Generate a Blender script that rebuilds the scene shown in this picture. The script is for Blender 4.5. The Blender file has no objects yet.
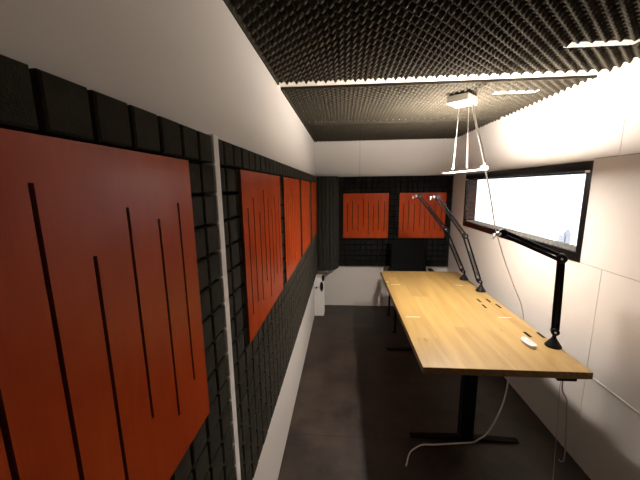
import bpy, bmesh, math, random
from mathutils import Vector, Matrix
random.seed(7)
C = bpy.context.scene.collection
PI = math.pi
# ---------------------------------------------------------------- room measures (metres)
W, D, HF = 1.797, 4.123, 2.255          # right wall, back wall, underside of ceiling foam
HC = HF + 0.045                          # the real ceiling
NY = -1.0                                # wall behind the camera
FT, FB, PITCH = 1.81, 0.590, 0.07625     # wall foam top, bottom, block pitch

# ---------------------------------------------------------------- materials
def mat(name, col, rough=0.6, metal=0.0, spec=0.5):
    m = bpy.data.materials.new(name); m.use_nodes = True
    b = m.node_tree.nodes['Principled BSDF']
    b.inputs['Base Color'].default_value = (*col, 1)
    b.inputs['Roughness'].default_value = rough
    b.inputs['Metallic'].default_value = metal
    b.inputs['Specular IOR Level'].default_value = spec
    return m
def nodes(m): return m.node_tree.nodes, m.node_tree.links, m.node_tree.nodes['Principled BSDF']
def noisy(name, c1, c2, scale=(5, 5, 5), nscale=1.0, detail=6, rough=0.6, bump=0.0, lo=0.35, hi=0.65, spec=0.5, metal=0.0, bscale=None):
    m = mat(name, c1, rough, metal, spec); N, L, B = nodes(m)
    tc = N.new('ShaderNodeTexCoord'); mp = N.new('ShaderNodeMapping'); mp.inputs['Scale'].default_value = scale
    n = N.new('ShaderNodeTexNoise'); n.inputs['Scale'].default_value = nscale; n.inputs['Detail'].default_value = detail
    r = N.new('ShaderNodeValToRGB')
    r.color_ramp.elements[0].position = lo; r.color_ramp.elements[0].color = (*c1, 1)
    r.color_ramp.elements[1].position = hi; r.color_ramp.elements[1].color = (*c2, 1)
    L.new(tc.outputs['Object'], mp.inputs['Vector']); L.new(mp.outputs[0], n.inputs['Vector'])
    L.new(n.outputs['Fac'], r.inputs['Fac']); L.new(r.outputs['Color'], B.inputs['Base Color'])
    if bump:
        n2 = N.new('ShaderNodeTexNoise'); n2.inputs['Scale'].default_value = bscale or nscale * 8; n2.inputs['Detail'].default_value = 3
        L.new(mp.outputs[0], n2.inputs['Vector'])
        bp = N.new('ShaderNodeBump'); bp.inputs['Strength'].default_value = bump; bp.inputs['Distance'].default_value = 0.003
        L.new(n2.outputs['Fac'], bp.inputs['Height']); L.new(bp.outputs[0], B.inputs['Normal'])
    return m

M = {}
M['wall'] = noisy('painted_wall', (0.67, 0.63, 0.59), (0.70, 0.66, 0.62), (1, 1, 1), 1.3, rough=0.5, spec=0.35, bump=0.05, bscale=60)
M['seam'] = mat('dark_seam', (0.12, 0.10, 0.09), 0.9)
M['ceiling'] = mat('ceiling_paint', (0.74, 0.69, 0.62), 0.6)
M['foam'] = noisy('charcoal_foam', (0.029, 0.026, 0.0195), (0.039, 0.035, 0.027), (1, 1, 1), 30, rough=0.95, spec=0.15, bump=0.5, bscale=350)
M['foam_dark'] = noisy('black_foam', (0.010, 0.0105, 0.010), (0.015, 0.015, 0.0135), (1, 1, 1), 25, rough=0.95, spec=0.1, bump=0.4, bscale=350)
M['foam_trap'] = noisy('dark_trap_foam', (0.026, 0.0245, 0.021), (0.036, 0.034, 0.028), (1, 1, 1), 25, rough=0.95, spec=0.1)
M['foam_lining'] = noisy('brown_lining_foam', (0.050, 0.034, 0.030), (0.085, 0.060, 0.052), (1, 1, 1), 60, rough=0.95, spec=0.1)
M['foam_back'] = mat('foam_base_sheet', (0.005, 0.005, 0.0045), 0.95, spec=0.05)
M['foam_ceil'] = noisy('egg_crate_foam', (0.033, 0.0285, 0.020), (0.045, 0.039, 0.028), (1, 1, 1), 20, rough=0.95, spec=0.15)
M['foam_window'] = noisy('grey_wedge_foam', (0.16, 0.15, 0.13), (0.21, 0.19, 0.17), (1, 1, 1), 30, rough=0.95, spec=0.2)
M['black'] = mat('black_powder_coat', (0.004, 0.004, 0.0045), 0.55, spec=0.12)
M['black_plastic'] = mat('black_plastic', (0.006, 0.006, 0.0065), 0.45, spec=0.18)
M['black_gloss'] = mat('glossy_black_frame', (0.006, 0.005, 0.005), 0.25, spec=0.3)
M['black_fabric'] = noisy('black_fabric', (0.004, 0.004, 0.0045), (0.007, 0.007, 0.0075), (1, 1, 1), 90, rough=0.95, spec=0.1, bump=0.4, bscale=400)
M['steel'] = mat('bright_steel', (0.55, 0.54, 0.52), 0.3, 1.0)
M['spring'] = mat('spring_steel', (0.03, 0.03, 0.03), 0.4, 0.6)
M['white_plastic'] = mat('white_plastic', (0.80, 0.78, 0.75), 0.35)
M['vent'] = mat('grey_vent', (0.42, 0.40, 0.37), 0.45)
M['alu'] = mat('white_lacquered_profile', (0.86, 0.83, 0.82), 0.4)
M['cable_white'] = mat('white_cable', (0.80, 0.78, 0.72), 0.45)
M['cable_grey'] = mat('grey_cable', (0.42, 0.39, 0.35), 0.5)
M['grey_btn'] = mat('grey_button', (0.16, 0.20, 0.16), 0.5)
M['tape'] = mat('pale_tape', (0.95, 0.88, 0.72), 0.3)
M['slot'] = mat('slot_black', (0.004, 0.004, 0.004), 0.8, spec=0.1)

def wood_panel():
    m = mat('cherry_stained_plywood', (0.36, 0.055, 0.014), 0.27, spec=0.11); N, L, B = nodes(m)
    B.inputs['Coat Weight'].default_value = 0.0; B.inputs['Coat Roughness'].default_value = 0.22
    tc = N.new('ShaderNodeTexCoord')
    mp = N.new('ShaderNodeMapping'); mp.inputs['Scale'].default_value = (3.0, 3.0, 1.2)
    n = N.new('ShaderNodeTexNoise'); n.inputs['Scale'].default_value = 2.2; n.inputs['Detail'].default_value = 7; n.inputs['Distortion'].default_value = 1.2
    r = N.new('ShaderNodeValToRGB')
    r.color_ramp.elements[0].position = 0.3; r.color_ramp.elements[0].color = (0.36, 0.044, 0.009, 1)
    r.color_ramp.elements[1].position = 0.72; r.color_ramp.elements[1].color = (0.46, 0.070, 0.015, 1)
    g = N.new('ShaderNodeTexNoise'); g.inputs['Scale'].default_value = 1; g.inputs['Detail'].default_value = 3
    mp2 = N.new('ShaderNodeMapping'); mp2.inputs['Scale'].default_value = (220, 220, 6)
    mix = N.new('ShaderNodeMix'); mix.data_type = 'RGBA'; mix.blend_type = 'MULTIPLY'; mix.inputs['Factor'].default_value = 0.35
    L.new(tc.outputs['Object'], mp.inputs[0]); L.new(mp.outputs[0], n.inputs['Vector']); L.new(n.outputs['Fac'], r.inputs['Fac'])
    L.new(tc.outputs['Object'], mp2.inputs[0]); L.new(mp2.outputs[0], g.inputs['Vector'])
    L.new(r.outputs['Color'], mix.inputs['A']); L.new(g.outputs['Fac'], mix.inputs['B']); 
    gm = N.new('ShaderNodeMath'); gm.operation = 'MULTIPLY_ADD'; gm.inputs[1].default_value = 0.5; gm.inputs[2].default_value = 0.72
    cr = N.new('ShaderNodeCombineColor'); L.new(g.outputs['Fac'], gm.inputs[0])
    for k in range(3): L.new(gm.outputs[0], cr.inputs[k])
    L.new(cr.outputs[0], mix.inputs['B'])
    L.new(mix.outputs['Result'], B.inputs['Base Color'])
    return m
M['panel'] = wood_panel()
M['panel_edge'] = mat('panel_cut_edge', (0.16, 0.028, 0.010), 0.6)

def oak():
    m = mat('oiled_oak_boards', (0.6, 0.36, 0.12), 0.38, spec=0.45); N, L, B = nodes(m)
    tc = N.new('ShaderNodeTexCoord'); sp = N.new('ShaderNodeSeparateXYZ'); L.new(tc.outputs['Object'], sp.inputs[0])
    # boards run along y, about 10 cm wide
    wob = N.new('ShaderNodeMath'); wob.operation = 'MULTIPLY'; wob.inputs[1].default_value = 1 / 0.139
    L.new(sp.outputs['X'], wob.inputs[0])
    fl = N.new('ShaderNodeMath'); fl.operation = 'FLOOR'; L.new(wob.outputs[0], fl.inputs[0])
    # staggered length joints
    off = N.new('ShaderNodeMath'); off.operation = 'MULTIPLY_ADD'; off.inputs[1].default_value = 0.437; L.new(fl.outputs[0], off.inputs[0])
    ln = N.new('ShaderNodeMath'); ln.operation = 'MULTIPLY'; ln.inputs[1].default_value = 1 / 1.3; L.new(sp.outputs['Y'], ln.inputs[0]); L.new(ln.outputs[0], off.inputs[2])
    fl2 = N.new('ShaderNodeMath'); fl2.operation = 'FLOOR'; L.new(off.outputs[0], fl2.inputs[0])
    cb = N.new('ShaderNodeCombineXYZ'); L.new(fl.outputs[0], cb.inputs[0]); L.new(fl2.outputs[0], cb.inputs[1])
    wn = N.new('ShaderNodeTexWhiteNoise'); wn.noise_dimensions = '3D'; L.new(cb.outputs[0], wn.inputs['Vector'])
    mp = N.new('ShaderNodeMapping'); mp.inputs['Scale'].default_value = (22, 1.6, 14); L.new(tc.outputs['Object'], mp.inputs[0])
    ad = N.new('ShaderNodeVectorMath'); ad.operation = 'MULTIPLY_ADD'; L.new(wn.outputs['Color'], ad.inputs[0]); ad.inputs[1].default_value = (9, 9, 9); L.new(mp.outputs[0], ad.inputs[2])
    g = N.new('ShaderNodeTexNoise'); g.inputs['Scale'].default_value = 1.0; g.inputs['Detail'].default_value = 5; g.inputs['Distortion'].default_value = 0.5
    L.new(ad.outputs[0], g.inputs['Vector'])
    r = N.new('ShaderNodeValToRGB'); e = r.color_ramp.elements
    e[0].position = 0.25; e[0].color = (0.265, 0.160, 0.048, 1); e[1].position = 0.62; e[1].color = (0.365, 0.240, 0.082, 1)
    L.new(g.outputs['Fac'], r.inputs['Fac'])
    tn = N.new('ShaderNodeMath'); tn.operation = 'MULTIPLY_ADD'; tn.inputs[1].default_value = 0.16; tn.inputs[2].default_value = 0.88
    L.new(wn.outputs['Value'], tn.inputs[0])
    cc = N.new('ShaderNodeCombineColor')
    for k in range(3): L.new(tn.outputs[0], cc.inputs[k])
    mx = N.new('ShaderNodeMix'); mx.data_type = 'RGBA'; mx.blend_type = 'MULTIPLY'; mx.inputs['Factor'].default_value = 1
    L.new(r.outputs[0], mx.inputs['A']); L.new(cc.outputs[0], mx.inputs['B'])
    last = mx.outputs['Result']
    # knots
    for (kx, ky, rad) in [(0.885, 1.765, 0.020), (1.182, 2.114, 0.006), (1.481, 2.762, 0.016), (1.406, 1.924, 0.012), (1.02, 2.95, 0.012), (1.30, 1.62, 0.007)]:
        v = N.new('ShaderNodeVectorMath'); v.operation = 'SUBTRACT'; L.new(tc.outputs['Object'], v.inputs[0]); v.inputs[1].default_value = (kx, ky, 0.74)
        s = N.new('ShaderNodeVectorMath'); s.operation = 'MULTIPLY'; L.new(v.outputs[0], s.inputs[0]); s.inputs[1].default_value = (1.2, 0.55, 1)
        l = N.new('ShaderNodeVectorMath'); l.operation = 'LENGTH'; L.new(s.outputs[0], l.inputs[0])
        mr = N.new('ShaderNodeMapRange'); L.new(l.outputs['Value'], mr.inputs['Value'])
        mr.inputs['From Min'].default_value = rad * 0.2; mr.inputs['From Max'].default_value = rad
        mr.inputs['To Min'].default_value = 0.6; mr.inputs['To Max'].default_value = 0
        mm = N.new('ShaderNodeMix'); mm.data_type = 'RGBA'; L.new(mr.outputs[0], mm.inputs['Factor']); L.new(last, mm.inputs['A']); mm.inputs['B'].default_value = (0.16, 0.085, 0.035, 1)
        last = mm.outputs['Result']
    L.new(last, B.inputs['Base Color'])
    return m
M['oak'] = oak()

M['oak_edge'] = noisy('oak_shaded_end_grain', (0.17, 0.095, 0.036), (0.27, 0.16, 0.062), (60, 3, 60), 1.0, rough=0.55, spec=0.3)  # end grain, with the shading of the desk edges put into the darker colour
def floor_mat():
    m = mat('dark_stone_tiles', (0.03, 0.023, 0.020), 0.42, spec=0.45); N, L, B = nodes(m)
    tc = N.new('ShaderNodeTexCoord')
    n = N.new('ShaderNodeTexNoise'); n.inputs['Scale'].default_value = 3.2; n.inputs['Detail'].default_value = 8; n.inputs['Roughness'].default_value = 0.62
    L.new(tc.outputs['Object'], n.inputs['Vector'])
    r = N.new('ShaderNodeValToRGB'); e = r.color_ramp.elements
    e[0].position = 0.33; e[0].color = (0.015, 0.0105, 0.0083, 1); e[1].position = 0.70; e[1].color = (0.072, 0.051, 0.039, 1)
    L.new(n.outputs['Fac'], r.inputs['Fac'])
    br = N.new('ShaderNodeTexBrick'); br.offset = 0.0; br.inputs['Scale'].default_value = 1.0
    br.inputs['Brick Width'].default_value = 0.60; br.inputs['Row Height'].default_value = 0.60; br.inputs['Mortar Size'].default_value = 0.0022
    br.inputs['Color1'].default_value = (1, 1, 1, 1); br.inputs['Color2'].default_value = (0.82, 0.82, 0.82, 1); br.inputs['Mortar'].default_value = (0.35, 0.35, 0.35, 1)
    L.new(tc.outputs['Object'], br.inputs['Vector'])
    mx = N.new('ShaderNodeMix'); mx.data_type = 'RGBA'; mx.blend_type = 'MULTIPLY'; mx.inputs['Factor'].default_value = 1
    L.new(r.outputs[0], mx.inputs['A']); L.new(br.outputs['Color'], mx.inputs['B']); L.new(mx.outputs['Result'], B.inputs['Base Color'])
    rr = N.new('ShaderNodeMapRange'); rr.inputs['To Min'].default_value = 0.36; rr.inputs['To Max'].default_value = 0.6
    L.new(n.outputs['Fac'], rr.inputs['Value']); L.new(rr.outputs[0], B.inputs['Roughness'])
    return m
M['floor'] = floor_mat()

def glass_mat():
    m = bpy.data.materials.new('clear_window_glass'); m.use_nodes = True; N, L = m.node_tree.nodes, m.node_tree.links
    N.clear(); o = N.new('ShaderNodeOutputMaterial'); t = N.new('ShaderNodeBsdfTransparent'); g = N.new('ShaderNodeBsdfGlossy'); g.inputs['Roughness'].default_value = 0.02
    f = N.new('ShaderNodeFresnel'); f.inputs['IOR'].default_value = 1.45; x = N.new('ShaderNodeMixShader')
    t.inputs['Color'].default_value = (0.97, 0.98, 0.98, 1)
    ge = N.new('ShaderNodeNewGeometry'); iv = N.new('ShaderNodeMath'); iv.operation = 'SUBTRACT'; iv.inputs[0].default_value = 1.0; L.new(ge.outputs['Backfacing'], iv.inputs[1])
    mu = N.new('ShaderNodeMath'); mu.operation = 'MULTIPLY'; L.new(f.outputs[0], mu.inputs[0]); L.new(iv.outputs[0], mu.inputs[1]); L.new(mu.outputs[0], x.inputs[0]); L.new(t.outputs[0], x.inputs[1]); L.new(g.outputs[0], x.inputs[2]); L.new(x.outputs[0], o.inputs[0])
    return m
M['glass'] = glass_mat()
def emit(name, col, s):
    m = bpy.data.materials.new(name); m.use_nodes = True; N, L, B = nodes(m)
    B.inputs['Base Color'].default_value = (0.9, 0.88, 0.84, 1)
    B.inputs['Emission Color'].default_value = (*col, 1); B.inputs['Emission Strength'].default_value = s
    return m
LAMP_COL = (1.0, 0.895, 0.79)
M['lamp_down'] = emit('led_diffuser', LAMP_COL, 400.0)
M['lamp_up'] = emit('led_uplight', LAMP_COL, 960.0)

# ---------------------------------------------------------------- mesh helpers
def bx(bm, x0, x1, y0, y1, z0, z1, mi=0):
    vs = [bm.verts.new(p) for p in [(x0,y0,z0),(x1,y0,z0),(x1,y1,z0),(x0,y1,z0),(x0,y0,z1),(x1,y0,z1),(x1,y1,z1),(x0,y1,z1)]]
    fs = [(0,3,2,1),(4,5,6,7),(0,1,5,4),(1,2,6,5),(2,3,7,6),(3,0,4,7)]
    out = []
    for f in fs:
        q = bm.faces.new([vs[i] for i in f]); q.material_index = mi; out.append(q)
    return vs
def obj(name, bm, mats, parent=None, smooth=False, bevel=0.0, seg=2):
    me = bpy.data.meshes.new(name)
    bmesh.ops.recalc_face_normals(bm, faces=bm.faces); bm.to_mesh(me); bm.free()
    if not isinstance(mats, (list, tuple)): mats = [mats]
    for m in mats: me.materials.append(m)
    if smooth:
        me.polygons.foreach_set('use_smooth', [True] * len(me.polygons))
    o = bpy.data.objects.new(name, me); C.objects.link(o)
    if parent: o.parent = parent
    if bevel:
        b = o.modifiers.new('bevel', 'BEVEL'); b.width = bevel; b.segments = seg; b.limit_method = 'ANGLE'; b.angle_limit = math.radians(40)
    return o
def box(name, x0, x1, y0, y1, z0, z1, m, parent=None, bevel=0.0, seg=2):
    bm = bmesh.new(); bx(bm, x0, x1, y0, y1, z0, z1); return obj(name, bm, m, parent, bevel=bevel, seg=seg)
def frame_of(d):
    d = Vector(d).normalized(); a = Vector((0, 0, 1)) if abs(d.z) < 0.9 else Vector((1, 0, 0))
    u = d.cross(a).normalized(); return u, d.cross(u).normalized()
def tube(bm, pts, r, n=8, cap=True, mi=0):
    pts = [Vector(p) for p in pts]; rings = []; u = None
    for i, p in enumerate(pts):
        d = (pts[min(i+1, len(pts)-1)] - pts[max(i-1, 0)]).normalized()
        if u is None: u, v = frame_of(d)
        else:
            u = (u - d * u.dot(d)).normalized(); v = d.cross(u)
        rr = r[i] if isinstance(r, (list, tuple)) else r
        rings.append([bm.verts.new(p + rr * (math.cos(2*PI*k/n) * u + math.sin(2*PI*k/n) * v)) for k in range(n)])
    for a, b in zip(rings, rings[1:]):
        for k in range(n):
            f = bm.faces.new([a[k], a[(k+1) % n], b[(k+1) % n], b[k]]); f.material_index = mi; f.smooth = True
    if cap:
        for rg in (rings[0], rings[-1]): 
            f = bm.faces.new(rg); f.material_index = mi
def bar(bm, a, b, w, h, up, mi=0):
    a, b, up = Vector(a), Vector(b), Vector(up); d = (b - a).normalized(); s = d.cross(up).normalized(); t = s.cross(d).normalized()
    q = []
    for p in (a, b):
        q.append([bm.verts.new(p + s * w/2 * i + t * h/2 * j) for i, j in ((-1,-1),(1,-1),(1,1),(-1,1))])
    for k in range(4): bm.faces.new([q[0][k], q[0][(k+1) % 4], q[1][(k+1) % 4], q[1][k]])
    bm.faces.new(q[0][::-1]); bm.faces.new(q[1])
def lathe(bm, prof, c=(0, 0, 0), n=24, axis='z', mi=0):
    c = Vector(c); rings = []
    def pt(r, h, a):
        x, y = r * math.cos(a), r * math.sin(a)
        return {'z': Vector((x, y, h)), 'y': Vector((x, h, y)), 'x': Vector((h, x, y))}[axis] + c
    for r, h in prof: rings.append([bm.verts.new(pt(max(r, 1e-5), h, 2*PI*k/n)) for k in range(n)])
    for a, b in zip(rings, rings[1:]):
        for k in range(n):
            f = bm.faces.new([a[k], a[(k+1) % n], b[(k+1) % n], b[k]]); f.material_index = mi; f.smooth = True
    bm.faces.new(rings[0]); bm.faces.new(rings[-1])
def smooth_path(pts, n=8):
    P = [Vector(p) for p in pts]; P = [2*P[0]-P[1]] + P + [2*P[-1]-P[-2]]; out = []
    for i in range(1, len(P) - 2):
        for k in range(n):
            t = k / n; a, b, c, d = P[i-1:i+3]
            out.append(0.5 * ((2*b) + (c-a)*t + (2*a-5*b+4*c-d)*t*t + (3*b-a-3*c+d)*t*t*t))
    out.append(P[-2]); return out
def tag(o, label, cat, group=None):
    o['label'] = label; o['category'] = cat
    if group: o['group'] = group
    return o
def empty(name, loc, label, cat, group=None, rz=0):
    o = bpy.data.objects.new(name, None); C.objects.link(o); o.location = loc; o.rotation_euler = (0, 0, rz); o.empty_display_size = 0.05
    return tag(o, label, cat, group)
def struct(o): o['kind'] = 'structure'; return o
def grid_plate(bm, A, Bs, hole, t0, t1, tr, mi_face=0, mi_edge=0):
    """solid plate over breaks A x Bs with rectangular holes; tr(a,b,t)->xyz"""
    na, nb = len(A) - 1, len(Bs) - 1
    solid = [[not hole((A[i]+A[i+1])/2, (Bs[j]+Bs[j+1])/2) for j in range(nb)] for i in range(na)]
    vc = {}
    def v(i, j, t):
        k = (i, j, t)
        if k not in vc: vc[k] = bm.verts.new(tr(A[i], Bs[j], t0 if t == 0 else t1))
        return vc[k]
    for i in range(na):
        for j in range(nb):
            if not solid[i][j]: continue
            for t in (0, 1):
                f = bm.faces.new([v(i,j,t), v(i+1,j,t), v(i+1,j+1,t), v(i,j+1,t)]); f.material_index = mi_face
            for (di, dj, a, b) in ((-1,0,(i,j),(i,j+1)), (1,0,(i+1,j),(i+1,j+1)), (0,-1,(i,j),(i+1,j)), (0,1,(i,j+1),(i+1,j+1))):
                ii, jj = i+di, j+dj
                if ii < 0 or jj < 0 or ii >= na or jj >= nb or not solid[ii][jj]:
                    f = bm.faces.new([v(*a,0), v(*b,0), v(*b,1), v(*a,1)]); f.material_index = mi_edge

# ---------------------------------------------------------------- setting
struct(box('floor', -0.1, W + 0.1, NY - 0.1, D + 0.1, -0.08, 0.0, M['floor']))
struct(box('ceiling', -0.1, W + 0.1, NY - 0.1, D + 0.1, HC, HC + 0.08, M['ceiling']))
struct(box('wall_left', -0.1, 0.0, NY, D, 0.0, HC, M['wall']))
struct(box('wall_front', -0.1, W + 0.1, NY - 0.1, NY, 0.0, HC, M['wall']))
# back wall with one vertical panel joint
bm = bmesh.new(); g = 0.0016
for a, b in ((-0.1, 0.5955 - g), (0.5955 + g, W + 0.1)): bx(bm, a, b, D, D + 0.06, FT - 0.1, HC)
bx(bm, -0.1, W + 0.1, D, D + 0.06, 0, FT - 0.1)
bx(bm, -0.1, W + 0.1, D + 0.003, D + 0.08, 0, HC, 1)
struct(obj('wall_back', bm, [M['wall'], M['seam']]))
# right wall: big boards with fine joints, window opening
WY0, WY1, WZ0, WZ1 = 1.880, 3.680, 1.208, 1.800
bm = bmesh.new(); g = 0.0015
ys = [NY, 1.72 - g, 1.72 + g, WY0, WY1, D]
zs = [0.0, 0.584 - g, 0.584 + g, WZ0 - 2*g, WZ0, WZ1, 1.8115, 1.8145, HC]
def rhole(a, b):
    if 1.72 - g < a < 1.72 + g: return b < WZ0 or b > 1.8145
    if a < WY0 and 1.8115 < b < 1.8145: return True
    if WY0 < a < WY1 and WZ0 < b < WZ1: return True
    if 0.584 - g < b < 0.584 + g: return True
    return WZ0 - 2*g < b < WZ0 and a < WY0
grid_plate(bm, ys, zs, rhole, W, W + 0.02, lambda a, b, t: (t, a, b))
ys2 = [NY, WY0, WY1, D]; zs2 = [0.0, WZ0, WZ1, HC]
bm2 = bmesh.new()
grid_plate(bm2, ys2, zs2, lambda a, b: WY0 < a < WY1 and WZ0 < b < WZ1, W + 0.004, W + 0.10, lambda a, b, t: (t, a, b), 1, 1)
bx(bm, W - 0.0045, W + 0.004, NY, 1.7185, 0.5805, 0.5875)
me_t = bpy.data.meshes.new('t'); bm2.to_mesh(me_t); bm2.free(); bm.from_mesh(me_t); bpy.data.meshes.remove(me_t)
struct(obj('wall_right', bm, [M['wall'], M['seam']]))
# ceiling joint battens (white, seen between the foam sheets)
struct(box('trim_1', 0.0, W, 1.851, 1.934, HF + 0.016, HC, M['ceiling']))
struct(box('trim_2', 0.0, W, 2.9505, 2.9945, HF + 0.026, HC, M['ceiling']))
# white vertical joint profile standing out of the left wall between the foam fields
bm = bmesh.new(); bx(bm, 0.0, 0.047, 0.786, 0.817, 0.0, FT)
for k in range(1, 16):
    zz = FT - k * PITCH; bx(bm, 0.030, 0.0462, 0.7795, 0.790, zz - 0.0034, zz + 0.0034)
struct(obj('trim_3', bm, M['alu'], bevel=0.001))

# ---------------------------------------------------------------- window
win = bpy.data.objects.new('window_1', None); C.objects.link(win); win.location = (W, (WY0 + WY1) / 2, WZ0); struct(win)
def wl(o):
    o.parent = win; o.matrix_parent_inverse = Matrix.Translation(win.location).inverted(); return o
fy0, fy1, fz0, fz1 = WY0 + 0.036, WY1 - 0.034, WZ0 + 0.055, WZ1 - 0.055
bm = bmesh.new()
grid_plate(bm, [WY0 - 0.002, fy0, fy1, WY1 + 0.002], [WZ0 - 0.002, fz0, fz1, WZ1 + 0.002], lambda a, b: fy0 < a < fy1 and fz0 < b < fz1, W - 0.006, W + 0.03, lambda a, b, t: (t, a, b))
wl(obj('window_frame', bm, M['black_gloss'], bevel=0.002))
bm = bmesh.new()
grid_plate(bm, [WY0 - 0.0, fy0 - .004, fy1 + .004, WY1], [WZ0, fz0 - .004, fz1 + .004, WZ1], lambda a, b: fy0 < a < fy1 and fz0 < b < fz1, W + 0.03, W + 0.115, lambda a, b, t: (t, a, b))
wl(obj('reveal', bm, M['black']))
# wedge foam in the cavity: ridges across the depth on sill, far and top sides
def ridges(bm, along0, along1, pitch, put):
    n = int((along1 - along0) / pitch); p = (along1 - along0) / n
    for k in range(n):
        a = along0 + k * p
        q = [put(a, 0), put(a + p/2, 1), put(a + p, 0)]
        vs = [[bm.verts.new((x, y, z)) for (y, z) in q] for x in (W + 0.012, W + 0.108)]
        for i in range(2): bm.faces.new([vs[0][i], vs[0][i+1], vs[1][i+1], vs[1][i]])
        bm.faces.new(vs[0]); bm.faces.new(vs[1])
        bm.faces.new([vs[0][0], vs[0][2], vs[1][2], vs[1][0]])
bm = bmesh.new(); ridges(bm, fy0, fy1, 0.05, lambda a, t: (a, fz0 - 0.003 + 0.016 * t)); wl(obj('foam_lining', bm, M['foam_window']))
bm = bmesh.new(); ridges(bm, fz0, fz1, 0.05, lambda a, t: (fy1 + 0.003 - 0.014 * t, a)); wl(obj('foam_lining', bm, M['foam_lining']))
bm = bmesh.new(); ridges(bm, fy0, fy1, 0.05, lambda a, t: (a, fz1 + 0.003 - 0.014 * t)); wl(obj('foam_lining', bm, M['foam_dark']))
for xx in (W + 0.006, W + 0.105):
    bm = bmesh.new(); bx(bm, xx, xx + 0.004, fy0 - 0.003, fy1 + 0.003, fz0 - 0.003, fz1 + 0.003); wl(obj('pane', bm, M['glass']))
for (cy, cz) in ((fy0 - 0.012, fz1 + 0.0), (fy1 + 0.002, fz1 - 0.006)):
    bm = bmesh.new(); bx(bm, W - 0.009, W - 0.005, cy - 0.016, cy + 0.016, cz - 0.008, cz + 0.004); wl(obj('corner_clip', bm, M['white_plastic']))

# ---------------------------------------------------------------- towers far outside
M['tower_a'] = noisy('pale_facade', (0.35, 0.36, 0.41), (0.40, 0.41, 0.46), (1, 1, 1), 0.3, rough=0.8)
M['tower_b'] = noisy('lilac_facade', (0.41, 0.42, 0.52), (0.45, 0.46, 0.56), (1, 1, 1), 0.3, rough=0.8)
M['tower_win'] = mat('tower_window', (0.26, 0.28, 0.36), 0.4)
def tower(x, y, w, z0, z1, m, steps, label):
    t = empty('tower_block', (x, y, z0), label, 'building')
    bm = bmesh.new(); h = z1 - z0
    bx(bm, -w/2, w/2, -w/2, w/2, 0, h)
    for (ws, hs) in steps: bx(bm, -w/2 * ws, w/2 * ws, -w/2 * ws, w/2 * ws, h, h + hs)
    obj('facade', bm, m, t)
    bm = bmesh.new()
    for k in range(7):
        zz = h - 3.5 - k * 4.2
        for j in range(3):
            xx = -w/2 + w * (0.2 + 0.3 * j)
            bx(bm, xx - 0.08*w, xx + 0.08*w, -w/2 - 0.1, -w/2 + 0.1, zz - 1.0, zz + 1.0)
            bx(bm, -w/2 - 0.1, -w/2 + 0.1, xx - 0.08*w, xx + 0.08*w, zz - 1.0, zz + 1.0)
    w_ = obj('windows', bm, M['tower_win'], t); w_['kind'] = 'stuff'
    return t
tower(413.5, 600, 6.5, -175, -93, M['tower_b'], [], 'low lilac tower block seen faintly through the bright window')
tower(423.5, 600, 8.2, -175, -88, M['tower_a'], [(0.55, 4.5), (0.2, 8)], 'taller pale grey tower block with a stepped top beyond the window')

# ---------------------------------------------------------------- wall foam
def block(bm, u0, u1, z0, z1, x0, x1, tr, c=0.003):
    lo = [(u0, z0), (u1, z0), (u1, z1), (u0, z1)]
    hi = [(u0 + c, z0 + c), (u1 - c, z0 + c), (u1 - c, z1 - c), (u0 + c, z1 - c)]
    a = [bm.verts.new(tr(u, z, x0)) for u, z in lo]; m_ = [bm.verts.new(tr(u, z, x1 - c)) for u, z in lo]; b = [bm.verts.new(tr(u, z, x1)) for u, z in hi]
    for r1, r2 in ((a, m_), (m_, b)):
        for k in range(4): bm.faces.new([r1[k], r1[(k+1) % 4], r2[(k+1) % 4], r2[k]])
    bm.faces.new(b)
def foam_field(name, u_list, tr, zmin, zmax, ulo, uhi, m, base=0.012, top=0.044, gap=0.0044):
    bm = bmesh.new()
    nz = round((zmax - zmin) / PITCH)
    for (a, b) in u_list:
        for k in range(nz):
            z0 = zmin + k * PITCH
            j = random.uniform(-0.0006, 0.0006)
            block(bm, a + gap, b - gap, z0 + gap, z0 + PITCH - gap, base - 0.001, top + j, tr)
    for f in bm.faces: f.material_index = 0
    vs = [tr(u, z, x) for x in (0.0, base) for (u, z) in ((ulo, zmin + .002), (uhi, zmin + .002), (uhi, zmax - .004), (ulo, zmax - .004))]
    v = [bm.verts.new(p) for p in vs]
    for f in ((0,1,2,3),(4,5,6,7),(0,1,5,4),(1,2,6,5),(2,3,7,6),(3,0,4,7)):
        q = bm.faces.new([v[i] for i in f]); q.material_index = 1
    return obj(name, bm, [m, M['foam_back']])
P2 = 0.0756
left = lambda u, z, x: (x, u, z)
us = [(0.7835 - P2 * (k + 1) + 0.003, 0.7835 - P2 * k + 0.003) for k in range(22)]
us[0] = (us[0][0], 0.786)
lo = us[-1][0]
tag(foam_field('acoustic_foam', us, left, FB, FT, lo, 0.7858, M['foam']), 'charcoal block foam on left wall nearer than the white vertical strip', 'acoustic foam', 'block foam on the walls')
us = [(0.8175, 0.863)] + [(0.863 + P2 * k, 0.863 + P2 * (k + 1)) for k in range(39)]
hi = us[-1][1]
tag(foam_field('acoustic_foam', us, left, FB, FT, 0.8172, hi, M['foam']), 'charcoal block foam on left wall stretching beyond the white vertical strip', 'acoustic foam', 'block foam on the walls')
back = lambda u, z, x: (u, D - x, z)
us = [(0.318 + 0.0738 * k, 0.318 + 0.0738 * (k + 1)) for k in range(20)]
tag(foam_field('acoustic_foam', us, back, FB, FT, 0.318, us[-1][1], M['foam_dark']), 'black block foam covering the middle of the far end wall', 'acoustic foam', 'block foam on the walls')

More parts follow.
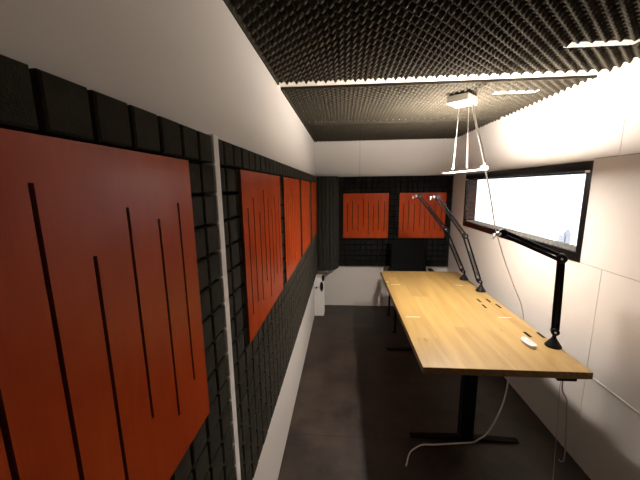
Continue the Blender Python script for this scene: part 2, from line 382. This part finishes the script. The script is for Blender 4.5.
# corner bass trap: fluted quarter column in the far left corner
bm = bmesh.new(); prof = [(0.0, 3.83)]
base = []
n = 6
cx0, cy0 = 0.055, 4.055
pts = [(0.048, 3.832), (0.10, 3.826), (0.15, 3.828), (0.20, 3.838), (0.245, 3.868), (0.28, 3.925), (0.300, 3.99), (0.306, 4.06), (0.306, D)]
outl = []
for (a, b) in zip(pts, pts[1:]):
    a, b = Vector((*a, 0)), Vector((*b, 0)); d = (b - a); nrm = Vector((d.y, -d.x, 0)).normalized()
    outl += [a + d * 0.02 - nrm * 0.012, a + d * 0.10 + nrm * 0.008, a + d * 0.5 + nrm * 0.012, a + d * 0.90 + nrm * 0.008, a + d * 0.98 - nrm * 0.012]
outl = [(0.0462, D), (0.0462, 3.834)] + [(p.x, min(p.y, D)) for p in outl] + [(0.308, D)]
lv = [bm.verts.new((x, y, FB + 0.002)) for x, y in outl]; hv = [bm.verts.new((x, y, FT - 0.002)) for x, y in outl]
for k in range(len(outl)): bm.faces.new([lv[k], lv[(k+1) % len(outl)], hv[(k+1) % len(outl)], hv[k]])
bm.faces.new(lv); bm.faces.new(hv)
tag(obj('corner_bass_trap', bm, M['foam_trap']), 'fluted dark foam bass trap filling the far left corner', 'bass trap')

# ---------------------------------------------------------------- ceiling egg-crate sheets
def egg(name, y0, y1, label, holes=(), x0=0.001, x1=W - 0.002):
    bm = bmesh.new(); st = 0.0070; per = 0.056
    nx = int((x1 - x0) / st); ny = int((y1 - y0) / st); V = []
    kx = 2 * PI / per
    for i in range(nx + 1):
        row = []
        for j in range(ny + 1):
            x = x0 + (x1 - x0) * i / nx; y = y0 + (y1 - y0) * j / ny
            cp_ = (0.5 + 0.5 * math.cos(kx * (x + y))) ** 1.4; cq_ = (0.5 + 0.5 * math.cos(kx * (x - y))) ** 1.4
            h = 0.66 * max(cp_, cq_) + 0.34 * cp_ * cq_
            if j < 2 or i < 2: h = 0.96
            row.append((x, y, HF + 0.040 - 0.040 * h))
        V.append(row)
    inh = lambda x, y: any(a < x < b and c < y < d for a, b, c, d in holes)
    vc = {}
    def vv(i, j, t=0):
        if (i, j, t) not in vc:
            x, y, z = V[i][j]; vc[(i, j, t)] = bm.verts.new((x, y, z if t == 0 else HC))
        return vc[(i, j, t)]
    ok = [[not inh((V[i][j][0] + V[i+1][j][0]) / 2, (V[i][j][1] + V[i][j+1][1]) / 2) for j in range(ny)] for i in range(nx)]
    for i in range(nx):
        for j in range(ny):
            if not ok[i][j]: continue
            f = bm.faces.new([vv(i,j), vv(i,j+1), vv(i+1,j+1), vv(i+1,j)]); f.smooth = True
            for di, dj, a, b in ((-1,0,(i,j),(i,j+1)), (1,0,(i+1,j),(i+1,j+1)), (0,-1,(i,j),(i+1,j)), (0,1,(i,j+1),(i+1,j+1))):
                ii, jj = i + di, j + dj
                if ii < 0 or jj < 0 or ii >= nx or jj >= ny or not ok[ii][jj]:
                    bm.faces.new([vv(*a), vv(*b), vv(*b, 1), vv(*a, 1)])
    return tag(obj(name, bm, M['foam_ceil']), label, 'ceiling foam', 'egg crate foam sheets on the ceiling')
S1 = (1.352, 1.652, 1.495, 1.560); S2 = (1.365, 1.648, 2.175, 2.245)
egg('ceiling_foam', 0.35, 1.850, 'egg crate ceiling foam sheet nearest the viewer with wide pale slot', [S1])
egg('ceiling_foam', 1.935, 2.950, 'middle egg crate ceiling foam sheet carrying the lamp canopy', [S2])
egg('ceiling_foam', 2.995, D - 0.002, 'far egg crate ceiling foam sheet meeting the end wall')
for (a, b, c, d), lab in ((S1, 'pale slot vent set in the nearest ceiling foam sheet'), (S2, 'narrow pale slot vent in ceiling foam right of lamp canopy')):
    bm = bmesh.new(); bx(bm, a + .006, b - .006, c + .006, d - .006, HF + 0.016, HC)
    for k in range(5):
        xx = a + 0.03 + k * (b - a - 0.06) / 4; bx(bm, xx - .002, xx + .002, c + .010, d - .010, HF + 0.013, HF + 0.018)
    tag(obj('slot_vent', bm, M['vent']), lab, 'vent', 'slot vents in the ceiling')

# ---------------------------------------------------------------- slatted wood absorber panels
OFF = [(0.056, .086, .126), (0.123, .111, .094), (0.198, .086, .152), (0.269, .145, .067), (0.336, .051, .107), (0.401, .094, .154), (0.467, .119, .097), (0.545, .090, .106)]
def slat_panel(cx, cy, cz, face, flip, label, size=0.598, w=0.0042):
    bm = bmesh.new(); s = size / 2
    off = [(size - a, t, b) for a, b, t in OFF] if flip else OFF
    sl = [(-s + a - w, -s + a + w, -s + b, s - t) for a, b, t in off]
    A = sorted({-s, s, *[q[0] for q in sl], *[q[1] for q in sl]}); Bz = sorted({-s, s, *[q[2] for q in sl], *[q[3] for q in sl]})
    hole = lambda a, b: any(q[0] < a < q[1] and q[2] < b < q[3] for q in sl)
    if face == 'x': tr = lambda a, b, t: (t, a, b)
    else: tr = lambda a, b, t: (a, -t, b)
    grid_plate(bm, A, Bz, hole, 0.0, 0.009, tr, 0, 1)
    o = obj('slatted_panel', bm, [M['panel'], M['panel_edge']]); o.location = (cx, cy, cz)
    return tag(o, label, 'acoustic panel', 'reddish slotted wood panels')
XL = 0.0455
zc = (1.13 + 1.734) / 2
slat_panel(XL, 0.334, zc, 'x', True, 'largest reddish slotted wood panel, nearest the viewer before the white strip', w=0.0032)
slat_panel(XL, 1.258, zc, 'x', False, 'reddish slotted wood panel just beyond the white strip on left wall')
slat_panel(XL, 1.955, zc, 'x', False, 'second reddish slotted panel beyond the white strip, left wall')
slat_panel(XL, 2.645, zc, 'x', True, 'third narrow-looking reddish panel beyond the white strip, left wall')
slat_panel(XL, 3.415, zc, 'x', False, 'farthest reddish slotted panel on left wall beside the corner trap')
slat_panel(0.677, D - XL, 1.288, 'y', False, 'left of the two reddish slotted panels on far end wall')
slat_panel(1.414, D - XL, 1.288, 'y', False, 'right of the two end wall panels, behind the far microphone arms')

# ---------------------------------------------------------------- desk
desk = empty('desk', (1.19, 2.39, 0), 'long oak topped desk with black frame against the right wall', 'desk')
def dl(o, p=desk):
    o.parent = p; o.matrix_parent_inverse = Matrix.Translation(desk.location).inverted(); return o
TX0, TX1, TY0, TY1, TZ = 0.795, 1.630, 1.475, 3.315, 0.740
slots = [(1.540, 1.870, .010, .036), (1.6175, 1.867, .009, .036), (1.491, 2.450, .0075, .036), (1.479, 2.328, .0075, .036), (1.566, 2.453, .0075, .036), (1.590, 2.339, .0075, .042)]
A = sorted({TX0, TX1, *[s[0]-s[2] for s in slots], *[s[0]+s[2] for s in slots]}); Bq = sorted({TY0, TY1, *[s[1]-s[3] for s in slots], *[s[1]+s[3] for s in slots]})
bm = bmesh.new()
grid_plate(bm, A, Bq, lambda a, b: any(abs(a - s[0]) < s[2] and abs(b - s[1]) < s[3] for s in slots), TZ - 0.038, TZ, lambda a, b, t: (a, b, t), 0, 1)
dl(obj('tabletop', bm, [M['oak'], M['oak_edge']], bevel=0.0015))
for s in slots:
    bm = bmesh.new(); bx(bm, s[0]-s[2]+.0002, s[0]+s[2]-.0002, s[1]-s[3]+.0002, s[1]+s[3]-.0002, TZ - 0.036, TZ - 0.0008); dl(obj('cable_slot_insert', bm, M['slot']))
for fy in (1.832, 2.945):
    bm = bmesh.new(); bx(bm, 1.150, 1.232, fy - 0.03, fy + 0.03, 0.02, 0.50); bx(bm, 1.157, 1.225, fy - 0.024, fy + 0.024, 0.50, TZ - 0.06)
    lg = dl(obj('leg', bm, M['black'], bevel=0.003))
    bm = bmesh.new()
    q = [(0.83, .004, .009), (1.08, .004, .020), (1.30, .004, .020), (1.532, .004, .009)]
    vs = [[bm.verts.new((x, fy + sy * 0.022, z)) for sy, z in ((-1, a), (1, a), (1, b), (-1, b))] for x, a, b in q]
    for r1, r2 in zip(vs, vs[1:]):
        for k in range(4): bm.faces.new([r1[k], r1[(k+1) % 4], r2[(k+1) % 4], r2[k]])
    bm.faces.new(vs[0]); bm.faces.new(vs[-1])
    for x in (0.87, 1.49): bx(bm, x - .02, x + .02, fy - .016, fy + .016, 0.0, 0.006)
    dl(obj('foot', bm, M['black'], bevel=0.002))
    dl(box('crossbar', 0.90, 1.53, fy - 0.03, fy + 0.03, TZ - 0.062, TZ - 0.038, M['black'], bevel=0.002))
for x in (1.12, 1.235): dl(box('beam', x, x + 0.03, 1.70, 3.10, TZ - 0.078, TZ - 0.0625, M['black']))
dl(box('height_control', 1.468, 1.562, TY0 + 0.004, TY0 + 0.07, TZ - 0.056, TZ - 0.0382, M['black_plastic'], bevel=0.003))

# ---------------------------------------------------------------- pale tape strips on the desk
for (x0, y0, x1, y1, lab) in ((0.838, 2.840, 0.923, 2.837, 'thin pale tape strip near the far left desk corner'),
                              (0.833, 2.100, 0.932, 2.102, 'thin pale tape strip on left edge halfway along the desk'),
                              (1.487, 2.1235, 1.572, 2.1228, 'thin pale tape strip between slot groups on right side of desk'),
                              (1.449, 2.848, 1.512, 2.834, 'thin pale tape strip beside the middle microphone arm base')):
    bm = bmesh.new(); bar(bm, (x0, y0, TZ + 0.0006), (x1, y1, TZ + 0.0006), 0.005, 0.0006, (0, 0, 1))
    tag(obj('tape_strip', bm, M['tape']), lab, 'tape', 'pale tape strips on the desk')
bm = bmesh.new(); lathe(bm, [(0.010, 0), (0.010, 0.002), (0.006, 0.004)], (0.815, 2.917, TZ + 0.0002), 16)
tag(obj('round_sticker', bm, M['tape']), 'tiny round pale dot on far left desk edge', 'sticker')

# ---------------------------------------------------------------- remote control
rc = empty('remote_control', (1.472, 1.742, TZ), 'white remote control lying on desk before the nearest microphone arm', 'remote control', rz=math.radians(4))
bm = bmesh.new(); n = 28; rings = []
for (sc, z) in ((0.80, 0.001), (0.95, 0.006), (1.0, 0.012), (0.96, 0.018), (0.84, 0.021)):
    rings.append([bm.verts.new((0.024 * sc * math.copysign(abs(math.cos(t)) ** 0.75, math.cos(t)), 0.056 * (0.9 + 0.1 * sc) * math.copysign(abs(math.sin(t)) ** 0.75, math.sin(t)), z)) for t in [2*PI*k/n for k in range(n)]])
for a, b in zip(rings, rings[1:]):
    for k in range(n): bm.faces.new([a[k], a[(k+1) % n], b[(k+1) % n], b[k]]).smooth = True
bm.faces.new(rings[0]); bm.faces.new(rings[-1]); obj('casing', bm, M['white_plastic'], rc)
first = None
for j in range(4):
    for i in range(3):
        if first is None:
            bm = bmesh.new(); lathe(bm, [(0.0045, 0), (0.0045, 0.0018), (0.003, 0.0025)], (0, 0, 0), 12)
            first = obj('button', bm, M['grey_btn'], rc); b = first
        else:
            b = first.copy(); C.objects.link(b); b.parent = rc
        b.location = (-0.0115 + 0.0115 * i, -0.022 + 0.0155 * j, 0.0205)

# ---------------------------------------------------------------- microphone boom arms
def coil(bm, a, b, r, turns, wr=0.0011):
    a, b = Vector(a), Vector(b); d = (b - a); u, v = frame_of(d); pts = []
    for k in range(int(turns * 7) + 1):
        t = k / (turns * 7); pts.append(a + d * t + r * (math.cos(2*PI*t*turns) * u + math.sin(2*PI*t*turns) * v))
    tube(bm, pts, wr, 4)
def boom(base, E, T, label, tipdir, thick=1.0, plane=(0, 1, 0)):
    bx_, by_ = base; z0 = TZ
    t = empty('microphone_arm', (bx_, by_, z0), label, 'microphone arm', 'black microphone boom arms on the desk')
    O = Vector((bx_, by_, z0)); E = Vector(E) - O; T = Vector(T) - O; nrm = Vector(plane).normalized()
    J = Vector((0, 0, 0.092))
    if (E - J).x < -0.05: J = Vector((-0.022, 0, 0.094))
    bm = bmesh.new(); lathe(bm, [(0.042, 0.0), (0.042, 0.005), (0.036, 0.014), (0.018, 0.042), (0.012, 0.052), (0.010, 0.060), (0.010, 0.088)], (0, 0, 0), 28)
    obj('mount_base', bm, M['black_plastic'], t)
    def joint(p, r, name, knob=True):
        bm = bmesh.new()
        u = nrm; p = Vector(p)
        tube(bm, [p - u * 0.019, p - u * 0.016, p + u * 0.016, p + u * 0.019], [r * 0.8, r, r, r * 0.8], 20)
        o = obj(name, bm, M['black_plastic'], t)
        bm = bmesh.new(); tube(bm, [p - u * 0.026, p - u * 0.019], 0.0055, 12)
        obj('screw', bm, M['steel'], o); return o
    joint(J, 0.019 * thick, 'base_joint'); joint(E, 0.024 * thick, 'elbow_joint')
    for nm, a, b in (('lower_arm', J, E), ('upper_arm', E, T)):
        d = (b - a).normalized(); s = d.cross(nrm).normalized(); off = 0.0165 * (1 if thick == 1 else (0.62 if nm == 'lower_arm' else 0.95))
        if nm == 'upper_arm': off *= 0.80
        bm = bmesh.new()
        for q in (-1, 1):
            bar(bm, a + s * off * q + d * 0.012, b + s * off * q * 0.9 - d * 0.004, 0.0115 if thick == 1 else 0.0190, 0.014, nrm)
        arm = obj(nm, bm, M['black'], t, bevel=0.0012)
        L_ = (b - a).length
        bm = bmesh.new()
        for q in (-1, 1):
            aa = a + nrm * 0.011 * q - s * off * 0.2 + d * 0.05; coil(bm, aa, aa + d * min(0.24, L_ * 0.55) + s * off * 0.5, 0.0065, 34)
        obj('spring', bm, M['black'], arm)
    # end fitting: swivel block, thumb knob and threaded stud
    bm = bmesh.new(); tube(bm, [T - nrm * 0.017, T - nrm * 0.013, T + nrm * 0.013, T + nrm * 0.017], [0.016 * thick**2, 0.020 * thick**2, 0.020 * thick**2, 0.016 * thick**2], 18)
    obj('swivel', bm, M['black_plastic'], t)
    td = Vector(tipdir).normalized()
    bm = bmesh.new(); tube(bm, [T + td * 0.014, T + td * 0.022, T + td * 0.036, T + td * 0.040], [0.010, 0.0135, 0.0135, 0.010], 16)
    obj('collar', bm, M['steel'], t)
    bm = bmesh.new(); tube(bm, [T + td * 0.040, T + td * 0.062], 0.0055, 10)
    q = T + td * 0.050; tube(bm, [q + Vector((0, -.004, .0)), q + Vector((-.008, -.008, -.018)), q + Vector((-.012, -.010, -.026))], [0.005, 0.006, 0.004], 8)
    obj('thumb_screw', bm, M['steel'], t)
    bm = bmesh.new(); u2 = Vector((0, 0, 1)); tube(bm, [T + u2 * 0.010 - nrm*0.004, T + u2 * 0.022 + Vector((0.006, 0, 0))], [0.006, 0.005], 8)
    obj('tension_knob', bm, M['black_plastic'], t)
    return t
boom((1.604, 1.733), (1.588, 1.733, 1.266), (1.326, 1.852, 1.391), 'nearest black microphone arm, upright with its upper arm reaching left before the window', (-1, -0.1, -0.15), 1.12, (0.42, 0.90, 0))
boom((1.606, 2.686), (1.436, 2.686, 1.239), (1.183, 2.686, 1.577), 'middle black microphone arm leaning left with a bright steel tip', (-1, 0, 0.02))
boom((1.590, 3.027), (1.376, 3.027, 1.253), (1.114, 3.027, 1.577), 'farthest black microphone arm leaning left by the far desk edge', (-1, 0, 0.0))

# ---------------------------------------------------------------- pendant lamp
lamp = empty('pendant_lamp', (1.19, 2.22, HF), 'thin white LED bar lamp hanging lit above the desk', 'lamp')
LO = Vector(lamp.location)
rot = Matrix.Rotation(math.atan2(0.089, 0.144) , 4, 'Z')
bm = bmesh.new(); vs = bx(bm, -0.069, 0.069, -0.080, 0.080, -0.050, -0.001)
bmesh.ops.rotate(bm, verts=bm.verts, cent=(0, 0, 0), matrix=Matrix.Rotation(-0.72, 3, 'Z'))
bmesh.ops.translate(bm, verts=bm.verts, vec=Vector((1.168, 2.205, HF)) - LO)
can = obj('canopy', bm, M['white_plastic'], lamp, bevel=0.006)
N_, F_ = Vector((1.243, 1.975, 0)), Vector((1.174, 2.530, 0)); ax = (N_ - F_).normalized(); sd = Vector((-ax.y, ax.x, 0))
def slab(bm, half, z0, z1, trim=0.0):
    a, b = F_ + ax * trim, N_ - ax * trim
    lv = [bm.verts.new(Vector((p.x, p.y, z)) - LO) for z in (z0, z1) for p in (a - sd*half, b - sd*half, b + sd*half, a + sd*half)]
    for f in ((0,1,2,3),(4,5,6,7),(0,1,5,4),(1,2,6,5),(2,3,7,6),(3,0,4,7)): bm.faces.new([lv[i] for i in f])
bm = bmesh.new(); slab(bm, 0.022, 1.7745, 1.783)
for q in (-1, 1):
    bar(bm, F_ + sd * 0.0222 * q + Vector((0, 0, 1.7775)) - LO, N_ + sd * 0.0222 * q + Vector((0, 0, 1.7775)) - LO, 0.0016, 0.0190, (0, 0, 1))  # side rails added to cut the light off level with the bar
obj('lamp_body', bm, M['alu'], lamp)
bm = bmesh.new(); slab(bm, 0.0205, 1.7695, 1.7747, 0.003); obj('diffuser', bm, M['lamp_down'], lamp)
bm = bmesh.new(); slab(bm, 0.019, 1.7831, 1.7855, 0.01); obj('uplight', bm, M['lamp_up'], lamp)
for a, b in (((1.172, 2.262, 2.206), (1.192, 2.370, 1.783)), ((1.208, 2.195, 2.206), (1.194, 2.120, 1.783))):
    bm = bmesh.new(); tube(bm, [Vector(a) - LO, Vector(b) - LO], 0.0024, 8); obj('suspension_wire', bm, M['cable_grey'], lamp)
bm = bmesh.new()
P = smooth_path([(1.220, 2.165, 2.206), (1.218, 2.120, 2.12), (1.212, 2.045, 2.02), (1.232, 2.005, 1.90), (1.243, 1.975, 1.80)])
tube(bm, [p - LO for p in P], 0.0066, 8); obj('feed_cord', bm, M['cable_white'], lamp)
# plug-in cord from the lamp end to behind the desk
bm = bmesh.new()
cord_pts = [(1.244, 1.968, 1.790), (1.25, 1.954, 1.733), (1.28, 1.974, 1.655), (1.32, 2.011, 1.56), (1.37, 2.055, 1.427), (1.43, 2.105, 1.305), (1.51, 2.151, 1.14), (1.58, 2.147, 0.974), (1.63, 2.13, 0.848), (1.66, 2.126, 0.73), (1.650, 2.13, 0.680), (1.60, 2.14, 0.655), (1.50, 2.15, 0.650), (1.38, 2.15, 0.656), (1.29, 2.15, 0.662)]
tube(bm, smooth_path(cord_pts), 0.0040, 8)
tag(obj('power_cord', bm, M['cable_white']), 'white cord dropping from the lamp end behind the desk', 'cord', )
# floor cable
bm = bmesh.new()
tube(bm, smooth_path([(1.395, 1.760, 0.694), (1.394, 1.76, 0.60), (1.380, 1.76, 0.38), (1.345, 1.765, 0.22), (1.302, 1.775, 0.10), (1.268, 1.79, 0.045), (1.23, 1.795, 0.012), (1.16, 1.79, 0.0055), (0.98, 1.766, 0.0055), (0.90, 1.760, 0.0055), (0.85, 1.735, 0.0055), (0.80, 1.69, 0.0055), (0.76, 1.60, 0.0055)]), 0.0045, 8)
tag(obj('power_cord', bm, M['cable_white']), 'white cable falling from under the desk and snaking over dark floor', 'cord')
bm = bmesh.new(); tube(bm, smooth_path([(1.520, 1.51, 0.683), (1.523, 1.52, 0.653), (1.545, 1.54, 0.587), (1.575, 1.55, 0.539), (1.59, 1.56, 0.495), (1.618, 1.58, 0.35), (1.649, 1.60, 0.158), (1.685, 1.65, 0.045), (1.70, 1.70, 0.005)]), 0.0038, 8)
tag(obj('cable', bm, M['cable_grey']), 'wavy grey cable hanging from the control box at near right corner', 'cable')
bm = bmesh.new(); tube(bm, smooth_path([(1.540, 1.53, 0.683), (1.544, 1.56, 0.62), (1.548, 1.56, 0.518), (1.562, 1.56, 0.269), (1.575, 1.56, 0.003)]), 0.0016, 6)
tag(obj('cable', bm, M['cable_grey']), 'hair-thin dark cable beside the wavy grey one', 'cable')

# ---------------------------------------------------------------- chair at the far end
ch = empty('armchair', (1.20, 3.56, 0), 'black office armchair at the far end of the desk', 'chair')
def cl(bm, name, m, bev=0.0, p=None):
    bmesh.ops.translate(bm, verts=bm.verts, vec=-Vector(ch.location)); return obj(name, bm, m, p or ch, bevel=bev, seg=3)
bm = bmesh.new(); bx(bm, 1.00, 1.40, 3.36, 3.76, 0.42, 0.49); cl(bm, 'seat', M['black_fabric'], 0.025)
bm = bmesh.new(); vs = bx(bm, 0.975, 1.425, 3.755, 3.805, 0.56, 1.02)
for v in vs:
    if v.co.z > 0.9: v.co.y += 0.06
    if v.co.z > 0.9: v.co.x += 0.015 if v.co.x < 1.2 else -0.015
cl(bm, 'backrest', M['black_fabric'], 0.022)
bm = bmesh.new(); bx(bm, 1.10, 1.30, 3.775, 3.80, 0.43, 0.60); cl(bm, 'back_bracket', M['black'], 0.004)
for sx, x in ((-1, 0.977), (1, 1.432)):
    for y in (3.325, 3.800):
        bm = bmesh.new(); tube(bm, [(x, y, 0.0), (x, y, 0.455)], 0.0115, 12); tube(bm, [(x - 0.03, y, 0.006), (x + 0.01, y, 0.006)], 0.006, 8)
        cl(bm, 'leg', M['black'])
    bm = bmesh.new(); tube(bm, [(x, 3.325, 0.44), (x, 3.800, 0.44)], 0.0115, 10); cl(bm, 'side_rail', M['black'])
    bm = bmesh.new(); tube(bm, smooth_path([(x, 3.72, 0.44), (x + sx*0.012, 3.72, 0.55), (x + sx*0.02, 3.70, 0.635), (x + sx*0.02, 3.50, 0.64), (x + sx*0.012, 3.46, 0.55), (x, 3.45, 0.44)]), 0.010, 10)
    ar = cl(bm, 'armrest', M['black'])
    bm = bmesh.new(); bx(bm, x + sx*0.02 - 0.026, x + sx*0.02 + 0.026, 3.47, 3.74, 0.640, 0.662); cl(bm, 'arm_pad', M['black_plastic'], 0.008, ch)
for y in (3.40, 3.72):
    bm = bmesh.new(); tube(bm, [(0.977, y, 0.44), (1.432, y, 0.44)], 0.010, 8); cl(bm, 'crossbar', M['black'])

# ---------------------------------------------------------------- slim white appliance by the left wall
ap = empty('air_purifier', (0.0625, 3.82, 0), 'slim white upright appliance with black oval grip by the far left wall', 'appliance')
bm = bmesh.new(); bx(bm, -0.062, 0.062, -0.075, 0.10, 0.0, 0.520); obj('casing', bm, M['white_plastic'], ap, bevel=0.006, seg=3)
bm = bmesh.new(); bx(bm, -0.0615, 0.0615, -0.0770, -0.0750, 0.395, 0.398); bx(bm, -0.0255, -0.0235, -0.0770, -0.0750, 0.02, 0.395); obj('panel_joint', bm, M['cable_grey'], ap)
bm = bmesh.new(); lathe(bm, [(0.018, -0.010), (0.022, -0.006), (0.022, 0.002)], (0, 0, 0), 24, 'y')
bmesh.ops.scale(bm, verts=bm.verts, vec=(1, 1, 3.0)); bmesh.ops.translate(bm, verts=bm.verts, vec=(0.036, -0.076, 0.405)); obj('oval_grip', bm, M['black_plastic'], ap)
bm = bmesh.new(); lathe(bm, [(0.009, -0.010), (0.012, -0.006), (0.012, 0.002)], (-0.030, -0.076, 0.390), 18, 'y'); obj('knob', bm, M['black_plastic'], ap)
bm = bmesh.new(); bx(bm, 0.040, 0.066, -0.078, 0.04, 0.478, 0.529); obj('lid_latch', bm, M['black_plastic'], ap, bevel=0.003)

# ---------------------------------------------------------------- world, camera, view
w = bpy.data.worlds.new('world'); bpy.context.scene.world = w; w.use_nodes = True
bg = w.node_tree.nodes['Background']; bg.inputs[0].default_value = (1.0, 0.985, 0.985, 1); bg.inputs[1].default_value = 2.2

f = 301.868; R = [[0.99682, 0.07857, -0.01259], [0, 0, 0], [0, 0, 0]]
yaw, pitch, roll = -0.078767, -0.172371, -0.012783
cy, sy, cp, sp = math.cos(yaw), math.sin(yaw), math.cos(pitch), math.sin(pitch)
fw = Vector((sy*cp, cy*cp, sp)); rt = Vector((cy, -sy, 0)); up = rt.cross(fw)
r2 = math.cos(roll) * rt + math.sin(roll) * up; u2 = -math.sin(roll) * rt + math.cos(roll) * up
cam = bpy.data.cameras.new('camera'); co = bpy.data.objects.new('camera', cam); C.objects.link(co)
mw = Matrix.Identity(4)
for i in range(3): mw[i][0] = r2[i]; mw[i][1] = u2[i]; mw[i][2] = -fw[i]
mw[0][3], mw[1][3], mw[2][3] = 0.3807, 0.0, 1.6713
co.matrix_world = mw; cam.sensor_width = 36; cam.sensor_fit = 'HORIZONTAL'; cam.lens = f / 640 * 36; cam.clip_start = 0.02; cam.clip_end = 3000
bpy.context.scene.camera = co
vs = bpy.context.scene.view_settings; vs.view_transform = 'Standard'; vs.look = 'None'; vs.gamma = 1.0; vs.exposure = 0.26
